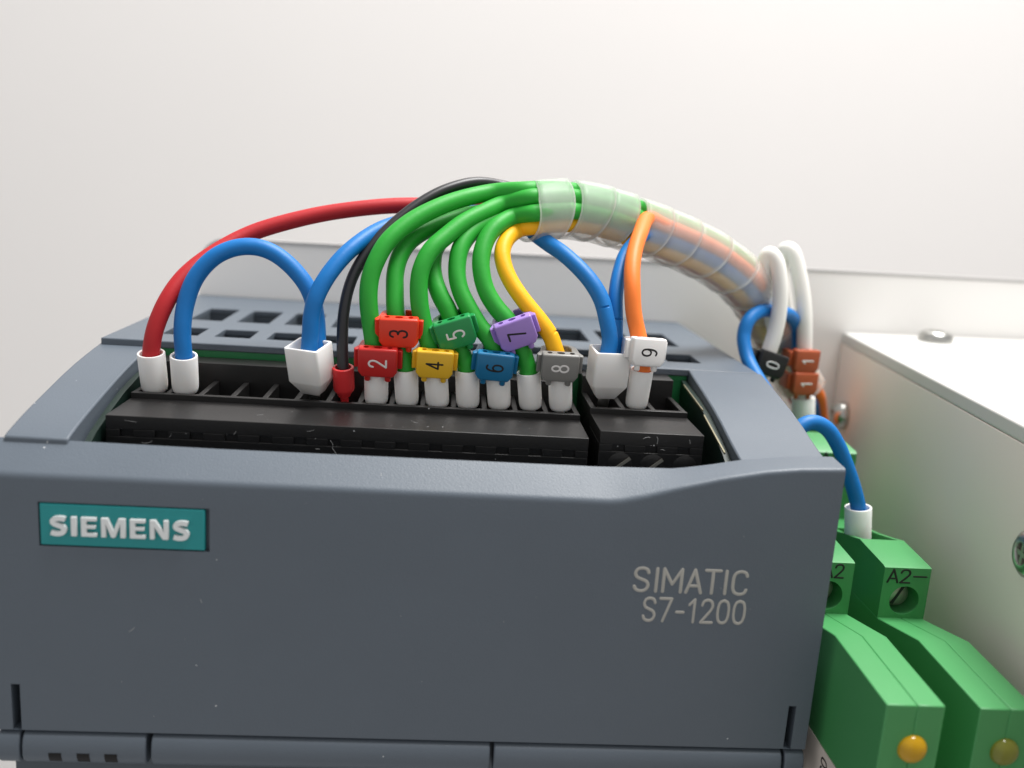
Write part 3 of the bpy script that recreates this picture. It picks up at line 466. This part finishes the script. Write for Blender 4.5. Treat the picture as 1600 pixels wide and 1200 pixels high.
# ------------------------------------------------------------------ wires and their end sleeves
def sleeve_lathe(p0, p1, r=1.5, red=False):
    p0, p1 = Vector(p0), Vector(p1); ax = p1 - p0; L = ax.length
    mt = Matrix.Translation(p0) @ ax.to_track_quat('Z', 'Y').to_matrix().to_4x4()
    if red: pr = [(.5, -3.5), (.5, -.2), (.62, -.1), (.78, 0), (.82, .25), (1.26, .8), (1.32, 1.1), (1.34, L), (1.26, L + .06), (1.05, L + .06), (1.0, L), (.95, L - 2), (.2, L - 2)]
    else: pr = [(.55, -3.5), (.55, -.42), (r - .45, -.4), (r - .25, -.3), (r - .1, -.05), (r - .03, .35), (r, .9), (r + .03, L), (r, L + .07), (r - .2, L + .07), (r - .26, L), (r - .3, L - 2), (.2, L - 2)]
    return MB().lathe(pr, mt, 32)
def wire(key, label, material, r=1.05, ferrule=True, group=None, red=False, fr=1.5, end=False, nseg=7, nicks=()):
    P = WIRES[key]; Q = [Vector(p) for p in P]
    f0, f1 = (Q[0], Q[1]) if not end else (Q[-1], Q[-2])
    path = Q[1:] if (ferrule and not end) else (Q[:-1] if ferrule else Q)
    if ferrule:
        ext = f1 + (f0 - f1).normalized() * 2.2
        path = [ext] + path if not end else path + [ext]
    root = thing('wire', tuple(f0), label, 'wire', group)
    S = smooth(path, nseg)
    marks = []
    for q, side, dep in nicks:
        q = Vector(q); i = min(range(1, len(S) - 1), key=lambda j: (S[j] - q).length); t_ = (S[i + 1] - S[i - 1]).normalized(); c_ = S[i]
        S[i:i + 1] = [c_ - t_ * .16, c_ - t_ * .05, c_ + t_ * .05, c_ + t_ * .16]; marks = [(a + 3 if a > i else a, b, d_) for a, b, d_ in marks] + [(i + 1, side, dep)]
    rs = [r * (1 + .012 * math.sin(i * .23 + len(key))) for i in range(len(S))]
    tb = MB().tube(S, rs, seg=24)
    for i, side, dep in marks:
        for ring in (i, i + 1):
            for k in range(ring * 24, ring * 24 + 24):
                o_ = Vector(tb.v[k]) - S[ring]; f_ = o_.normalized().dot(Vector(side).normalized())
                if f_ > .72: tb.v[k] = tuple(S[ring] + o_ * (1 - dep * min(1, (f_ - .72) / .15)))
    obj('insulation', tb, material, root)
    if ferrule: obj('end_sleeve', sleeve_lathe(f0, f1, fr, red), M['ferrule_red'] if red else M['ferrule'], root)
    return root
GW = 'single wires plugged into the terminal blocks'
wire('red', 'red wire arching from the leftmost white end sleeve into the bundle', M['red'], group=GW, fr=1.62)
wire('blue_loop', 'blue wire looping from the second end sleeve to the left double sleeve', M['blue'], group=GW, fr=1.62)
wire('blue_left', 'blue wire rising from the left double sleeve behind the black wire', M['blue'], ferrule=False, group=GW)
wire('black', 'thin black wire arching over the green wires from a red end sleeve', M['wire_black'], r=.72, group=GW, red=True)
for n_, tx in (('2', 'green wire carrying the dark red marker 2, topmost of the green strands'), ('3', 'green wire carrying the orange red marker 3'),
               ('4', 'green wire carrying the yellow marker 4'), ('5', 'green wire carrying the green marker 5'),
               ('6', 'green wire carrying the blue marker 6'), ('7', 'green wire carrying the lilac marker 7, beside the yellow wire')):
    wire('green_' + n_, tx, M['green'], r=1.13, group=GW)
wire('yellow', 'yellow wire carrying the grey marker 8', M['yellow'], group=GW, nicks=[((13.5, 20.2, 5.51), (1, -.4, .3), .14)])
wire('blue_mid', 'blue wire bending from under the sleeve mouth to the right double sleeve', M['blue'], ferrule=False, group=GW, nicks=[((20.34, 21.4, 8.885), (.1, -1, -.2), .22)])
wire('blue_back', 'blue wire rising behind the orange wire from the right double sleeve', M['blue'], r=.95, ferrule=False, group=GW, nicks=[((22.11, 22.4, 7.56), (.5, -1, 0), .22)])
wire('orange', 'orange wire carrying the white marker 9', M['orange'], group=GW, fr=1.45)
GL_ = 'looped wires beside the relay modules'
wire('white_0', 'white wire loop carrying the black marker 0', M['white_wire'], r=1.2, ferrule=False, group=GL_)
wire('white_11', 'white wire loop carrying two brown markers 1', M['white_wire'], r=1.25, group=GL_, end=True, fr=1.9)
wire('blue_e', 'blue wire curling out of the bundle and down along the controller side', M['blue'], ferrule=False, group=GL_)
wire('blue_f', 'blue wire bending down into the white end sleeve on the A2- terminal', M['blue'], group=GL_, end=True, fr=1.8)

# double end sleeves: tapered square cups that two wires share
def twin(loc, rz, rx, label):
    t = thing('double_end_sleeve', loc, label, 'end sleeve', 'white double end sleeves')
    def ring(w, d, z, c=.7):
        P = []
        for sx, sy, a0 in ((1, 1, 0), (-1, 1, 90), (-1, -1, 180), (1, -1, 270)):
            for i in range(4):
                a = math.radians(a0 + 30 * i); P.append((sx * (w - c) + c * math.cos(a), sy * (d - c) + c * math.sin(a), z))
        return P
    rings = [ring(1.1, .8, 0, .2), ring(1.2, .92, .08, .22), ring(2.22, 1.8, 1.85, .28), ring(2.3, 1.88, 2.0, .3), ring(2.36, 1.92, 6.4, .32), ring(2.33, 1.89, 6.48, .32),
             ring(2.04, 1.6, 6.48, .25), ring(2.0, 1.56, 6.4, .25), ring(1.95, 1.5, 4.2, .25)]
    mb = MB(); vs = [p for r in rings for p in r]; n = 16
    fs = [(i * n + k, i * n + (k + 1) % n, (i + 1) * n + (k + 1) % n, (i + 1) * n + k) for i in range(len(rings) - 1) for k in range(n)]
    fs += [tuple(range(n))[::-1], tuple(range((len(rings) - 1) * n, len(rings) * n))]
    mb.add(vs, fs)
    mtx = Matrix.Rotation(math.radians(rz), 4, 'Z') @ Matrix.Rotation(math.radians(rx), 4, 'X')
    obj('cup', mb.xf(Matrix.Translation(loc) @ mtx), M['ferrule'], t)
    obj('pin', MB().lathe([(.001, -3.6), (.6, -3.6), (.75, -.02), (.001, -.02)], Matrix.Translation(loc) @ mtx, 16), M['metal'], t)
twin((-15.75, 20.3, -3.5), -24, 14, 'white tapered double end sleeve holding the two left blue wires')
twin((21.3, 21.2, -2.35), 8, 8, 'white tapered double end sleeve holding two blue wires beside marker 9')

# ------------------------------------------------------------------ clip-on wire markers
def marker(loc, roll, digit, body, ink, label, ry=0.0, pegs=True, rx=0.0, w=1.0):
    t = thing('wire_marker', loc, label, 'wire marker', 'numbered clip on wire markers')
    t['_o'] = (0, 0, 0)
    pr = [(-2.42, 1.9), (-2.42, -1.15), (-1.9, -1.9), (1.9, -1.9), (2.42, -1.15), (2.42, 1.9)]
    b = obj('body', MB().prism_y(pr, -.75, .75), body, t, bevel=0.28, seg=3)
    cyl = lambda x, y, r, r2: MB().lathe([(.001, 1.0), (r, 1.0), (r, 2.6), (.001, 2.6)], Matrix.Translation((x, y, 0)) @ Matrix.Diagonal((r2, 1, 1, 1)), 16)
    cut(b, [cyl(-1.45, .02, .34, 1), cyl(0, .02, .36, 1.5), cyl(1.45, .02, .34, 1)])
    cl = MB()
    for sx in (-1, 1):                                                                        # clip arms reach back round the wire
        arm = [(sx * 1.35, .7), (sx * 2.4, .3), (sx * 2.95, .15), (sx * 3.02, .7), (sx * 2.6, 1.5), (sx * 2.3, 3.2), (sx * 1.5, 4.0), (sx * .55, 4.1), (sx * .55, 3.65), (sx * 1.25, 3.5), (sx * 1.62, 2.9), (sx * 1.6, 1.4)]
        cl.prism_z(arm if sx > 0 else arm[::-1], -1.0, 1.45)
    obj('clip', cl, body, t, bevel=0.12)
    for sx in (-1.25, 1.25):
        if pegs: obj('peg', MB().lathe([(.001, -2.55), (.3, -2.55), (.38, -2.45), (.38, -1.85), (.001, -1.85)], Matrix.Translation((sx, -.1, 0)), 14), body, t)
    mb, wid = strokes(digit, 2.1, .25, thick=.04, xs=.76)
    mb.v = [(-(c - 1.05), -.755 + b, a - wid / 2) for a, b, c in mb.v]
    obj('digit', mb, ink, t)
    t.rotation_euler = (math.radians(rx), math.radians(roll), math.radians(ry))
    t.scale = (w, w, w)
    return t
MC = lambda n, r, g, b: mat(n, rgb(r, g, b), 0.38, vary=0.03, sss=0.1)
bk, wh = M['ink'], M['ink_white']
marker((-7.75, 18.35, 1.25), 0, '2', MC('marker_dark_red', 200, 38, 36), wh, 'dark red wire marker printed with a white 2', rx=13)
marker((-5.35, 18.75, 5.05), -1, '3', MC('marker_orange_red', 232, 62, 34), bk, 'orange red wire marker printed with a black 3', rx=13)
marker((-.75, 18.3, 1.4), 1, '4', MC('marker_yellow', 240, 190, 44), bk, 'yellow wire marker printed with a black 4', rx=13, w=.95)
marker((1.6, 18.9, 5.3), -20, '5', MC('marker_green', 34, 146, 78), wh, 'green wire marker printed with a white 5, tilted', rx=13)
marker((6.7, 18.3, 1.5), 3, '6', MC('marker_blue', 24, 116, 164), bk, 'blue wire marker printed with a black 6', rx=13, w=.97)
marker((9.15, 18.7, 5.75), -23, '7', MC('marker_lilac', 164, 132, 208), bk, 'lilac wire marker printed with a black 7, tilted', rx=13)
marker((14.85, 18.3, 1.85), 0, '8', MC('marker_grey', 134, 133, 130), wh, 'grey wire marker printed with a white 8', rx=13, w=.97)
marker((25.75, 18.5, 4.3), 3, '9', MC('marker_white', 240, 238, 236), bk, 'white wire marker printed with a black 9', ry=14, rx=-2, w=.95)
marker((50.6, 43.2, -.75), 16, '0', MC('marker_black', 26, 26, 27), wh, 'black wire marker printed with a white 0, half behind the blue wire', ry=10)
br = MC('marker_brown', 176, 84, 48)
marker((59.3, 51.5, -1.35), 2, '1', br, wh, 'upper of the two brown wire markers printed with a white 1', ry=18, pegs=False)
marker((59.45, 51.3, -5.1), 2, '1', br, wh, 'lower of the two brown wire markers printed with a white 1', ry=18)

# ------------------------------------------------------------------ spiral wrap round the bundle
SL = smooth(WIRES['sleeve'], 12); ACC = [0.0]
for a, b in zip(SL, SL[1:]): ACC.append(ACC[-1] + (b - a).length)
def along(s):
    s = max(0, min(ACC[-1] - 1e-6, s)); i = 0
    lo, hi = 0, len(ACC) - 1
    while hi - lo > 1:
        md = (lo + hi) // 2
        if ACC[md] <= s: lo = md
        else: hi = md
    f = (s - ACC[lo]) / (ACC[lo + 1] - ACC[lo])
    c = SL[lo].lerp(SL[lo + 1], f); t = (SL[min(lo + 2, len(SL) - 1)] - SL[max(0, lo - 1)]).normalized()
    v = Vector((0, -1, 0)); v = (v - t * v.dot(t)).normalized(); return c, t, v.cross(t), v
# arc length at which each turn of the tape starts, and how wide the slit before it gapes
TURN = [-4.0, 4.9, 9.3, 15.2, 20.2, 25.2, 31.0, 37.2, 43.2, 49.2, 55.2, 61.2, 67.2, 73.2, 79.2]
SLIT = [1.35, .06, 1.5, .08, .1, .22, .28, .3, .3, .3, .3, .3, .3, .3]
def tl(tab, q): i = max(0, min(len(tab) - 2, int(q))); f = q - i; return tab[i] + (tab[i + 1] - tab[i]) * f
def slit(q):
    q += .12; k = min(len(SLIT) - 1, int(q)); f = q - int(q)
    return .05 + SLIT[k] * max(0, min(1, f / .1)) * max(0, min(1, (1 - f) / .3))
mb = MB(); NS = 48; vs = []; fs = []; NW = 6
for k in range(int(NS * 12.6)):
    q = k / NS
    s0, s1 = max(0, tl(TURN, q)), min(ACC[-1] - .1, tl(TURN, q + 1) - slit(q))
    for j in range(NW + 1):
        s = s0 + (s1 - s0) * j / NW
        c, t, u, v = along(s)
        R_ = 3.85 + .14 * (j / NW - .5)
        ang = -2 * math.pi * q + math.radians(230)
        vs.append(c + (u * math.cos(ang) + v * math.sin(ang)) * R_)
W1 = NW + 1
fs = [(k * W1 + j, (k + 1) * W1 + j, (k + 1) * W1 + j + 1, k * W1 + j + 1) for k in range(len(vs) // W1 - 1) for j in range(NW)]
sw = obj('spiral_wrap', mb.add(vs, fs), M['sleeve'], origin=tuple(WIRES['sleeve'][0]), solid=0.42)
sw.data.materials.append(M['sleeve_edge']); sw.modifiers['solid'].material_offset_rim = 1
tag(sw, 'translucent milky spiral wrap wound round the bundle of coloured wires', 'cable wrap')

# ------------------------------------------------------------------ relay modules
def relay(dx, dy, dz, lens, label, text, sticker):
    o = (57.75 + dx + 3.1, 12 + dy, -60 + dz)
    t = thing('relay_module', o, label, 'relay module', 'green relay modules beside the controller')
    X0, X1 = 57.75 + dx, 63.95 + dx; xm = X0 + 3.25
    Y = lambda v: v + dy; Z = lambda v: v + dz
    nose = [(-11.4, -62), (-11.4, -26.1), (2.2, -25.45), (12.3, -27.65), (60, -27.7), (60, -62)]
    nose = [(Y(a), Z(b)) for a, b in nose]
    obj('half_shell', MB().prism_x(nose, X0, xm - .015), M['relay'], t, bevel=0.13)
    obj('half_shell', MB().prism_x(nose, xm + .015, X1), M['relay'], t, bevel=0.13)
    hd = [(12.5, -27.66), (12.5, -20.75), (13.0, -20.6), (20.4, -20.05), (22.6, -20.6), (27, -21.6), (38, -23.5), (38, -13.0), (38.4, -12.7), (46.5, -12.0), (48.5, -12.5), (60, -14.5), (60, -27.66)]
    h = obj('terminal_head', MB().prism_x([(Y(a), Z(b)) for a, b in hd], X0 + .02, X1 - .02), M['relay'], t)
    cx = (X0 + X1) / 2
    cyl = lambda y, z: MB().lathe([(.001, 0), (1.95, 0), (1.95, 9), (.001, 9)], Matrix.Translation((cx + .1, Y(y) - .5, Z(z))) @ Matrix.Rotation(math.radians(-90), 4, 'X'), 32)
    cut(h, [cyl(12.5, -25.2), cyl(38, -17.5), MB().box(X0 + .7, X1 - .7, Y(20.6), Y(30), Z(-27), Z(-15)), MB().box(X0 + .7, X1 - .7, Y(46.8), Y(57.5), Z(-24), Z(-8))])
    md = h.modifiers.new('bevel', 'BEVEL'); md.width = .00018; md.segments = 2; md.limit_method = 'ANGLE'; md.angle_limit = math.radians(40)
    for y, z in ((12.5, -25.2), (38, -17.5)):
        mt = Matrix.Translation((cx - .15, Y(y) + 1.9, Z(z) + .15)) @ Matrix.Rotation(math.radians(90), 4, 'X')
        s = obj('screw', MB().lathe([(.001, .0), (.001, .55), (1.2, .5), (1.6, .2), (1.65, 0)], mt, 24), M['metal_dark'], t)
        obj('screw_slot', MB().box(-1.35, 1.35, -.04, .1, -.17, .17).xf(Matrix.Translation((cx - .15, Y(y) + 1.33, Z(z) + .15)) @ Matrix.Rotation(math.radians(-62), 4, 'Y')), M['cavity'], s)
    for tx, a, b, y, z in text:
        lettering(tx, 1.75, .24, X0 + a, X0 + b, Z(z), Y(y), t, M['ink'])
    mt = Matrix.Translation((X0 + 3.4, Y(-11.38), Z(-31.0))) @ Matrix.Rotation(math.radians(90), 4, 'X')
    obj('lamp_lens', MB().lathe([(1.55, -.3), (1.55, .05), (1.46, .32), (1.2, .62), (.75, .85), (.3, .93), (.001, .95)], mt, 28), lens, t)
    if sticker:
        sk = obj('sticker', MB().box(X0 - .12, X0 - .02, Y(-4.5), Y(16), Z(-60), Z(-39.1)), M['sticker'], t)
        mb, wid = strokes('033', 1.5, .24)
        mb.v = [(X0 - .125 + b, Y(.6) - c, Z(-40.0) - a) for a, b, c in mb.v]
        obj('lettering', mb, M['ink'], sk)
    return t
relay(0, 0, 0, M['olive'], 'green relay module marked A2- with a dull olive lens, next to the white box',
      [('A2_', .6, 5.55, 12.5, -22.75), ('A1+', .7, 5.3, 38, -14.75)], False)
relay(-10.75, -1.2, .85, M['amber'], 'green relay module with a bright amber lens, touching the controller side',
      [('A2', 2.3, 4.9, 12.5, -22.75), ('A1', 1.6, 4.4, 38, -14.75)], True)

# ------------------------------------------------------------------ white box at the right
bx = thing('white_enclosure', (110, 60, -120), 'glossy white box with screws in its lid and side, right of the relays', 'enclosure')
def slab(z0, z1, inset=0.0):
    a = [(77.3 + inset, 79.8), (57.8 + inset, -88), (210, -88), (210, 79.8)]
    top = [z1, z1 - .0, z1 + .5, z1 + 2.2]
    vs = [(x, y, z0) for x, y in a] + [(x, y, z) for (x, y), z in zip(a, top)]
    return MB().add(vs, [(3, 2, 1, 0), (4, 5, 6, 7)] + [(i, (i + 1) % 4, 4 + (i + 1) % 4, 4 + i) for i in range(4)])
obj('lid', slab(-2.1, 0), M['box'], bx, bevel=0.35, seg=3)
obj('body', slab(-120, -2.16, .06), M['box_side'], bx, bevel=0.1)
def pan(loc, axis, r, h, parent):
    mt = Matrix.Translation(loc) @ Vector(axis).to_track_quat('Z', 'Y').to_matrix().to_4x4()
    s = obj('screw', MB().lathe([(r * .98, -.05), (r, 0), (r, h * .35), (r * .9, h * .75), (r * .65, h), (r * .45, h), (r * .35, h * .5), (.001, h * .5)], mt, 36), M['metal'], parent)
    c = MB().box(-r * .55, r * .55, -r * .09, r * .09, h * .52, h * .93).box(-r * .09, r * .09, -r * .55, -r * .1, h * .52, h * .92).box(-r * .09, r * .09, r * .1, r * .55, h * .52, h * .92)
    obj('screw_cross', c.xf(mt), M['metal_dark'], s)
pan((92.6, 73.5, .35), (0, 0, 1), 3.1, 1.7, bx)
nx = Vector((-167.8, 19.5, 0)).normalized()
pan((76.25, 71.5, -14.8), nx, 2.6, 2.3, bx)
pan((67.95, -1.2, -13.0), nx, 2.9, 2.0, bx)

# ------------------------------------------------------------------ dust and lint lying on the plastic
du = MB(); rn = random.Random(11)
def fibre(p, a, b, L, r):
    h = rn.uniform(0, 6.28); bend = rn.uniform(-1.6, 1.6); P = [Vector(p)]
    for i in range(5):
        P.append(P[-1] + (Vector(a) * math.cos(h) + Vector(b) * math.sin(h)) * (L / 5)); h += bend / 5 + rn.uniform(-.25, .25)
    du.tube(P, r, seg=5)
X_, Y_, Z_ = (1, 0, 0), (0, 1, 0), (0, 0, 1)
for k in range(14): fibre((rn.uniform(-36, 16.5), 9.57, rn.uniform(-8.4, -5.2)), X_, Z_, rn.choice((.12, .15, .5, .9, 1.3)), rn.uniform(.014, .024))
for k in range(14): fibre((rn.uniform(-36, 16.5), rn.uniform(10, 17.5), -4.88), X_, Y_, rn.choice((.1, .12, .15, .4, .8)), rn.uniform(.014, .024))
for k in range(6): fibre((rn.uniform(20, 31), 9.57, rn.uniform(-7.6, -4.4)), X_, Z_, rn.choice((.12, .15, .5, .9)), rn.uniform(.018, .028))
for k in range(15): fibre((rn.uniform(-43, 43), -.012, rn.uniform(-37, -11)), X_, Z_, rn.choice((.06, .08, .1, .1, .5, .8)), rn.uniform(.016, .026))
for k in range(7):
    t_ = rn.uniform(.2, .9); fibre((rn.uniform(-40, 17), 4 * t_, -9.2 + 2.65 * t_ + .03), X_, (0, .83, .55), rn.choice((.1, .12, .15, .4)), rn.uniform(.02, .032))
dl = obj('dust_lint', du, M['lint'], origin=(0, 0, 0)); dl['kind'] = 'stuff'

for o in bpy.data.objects:
    if '_o' in o: del o['_o']
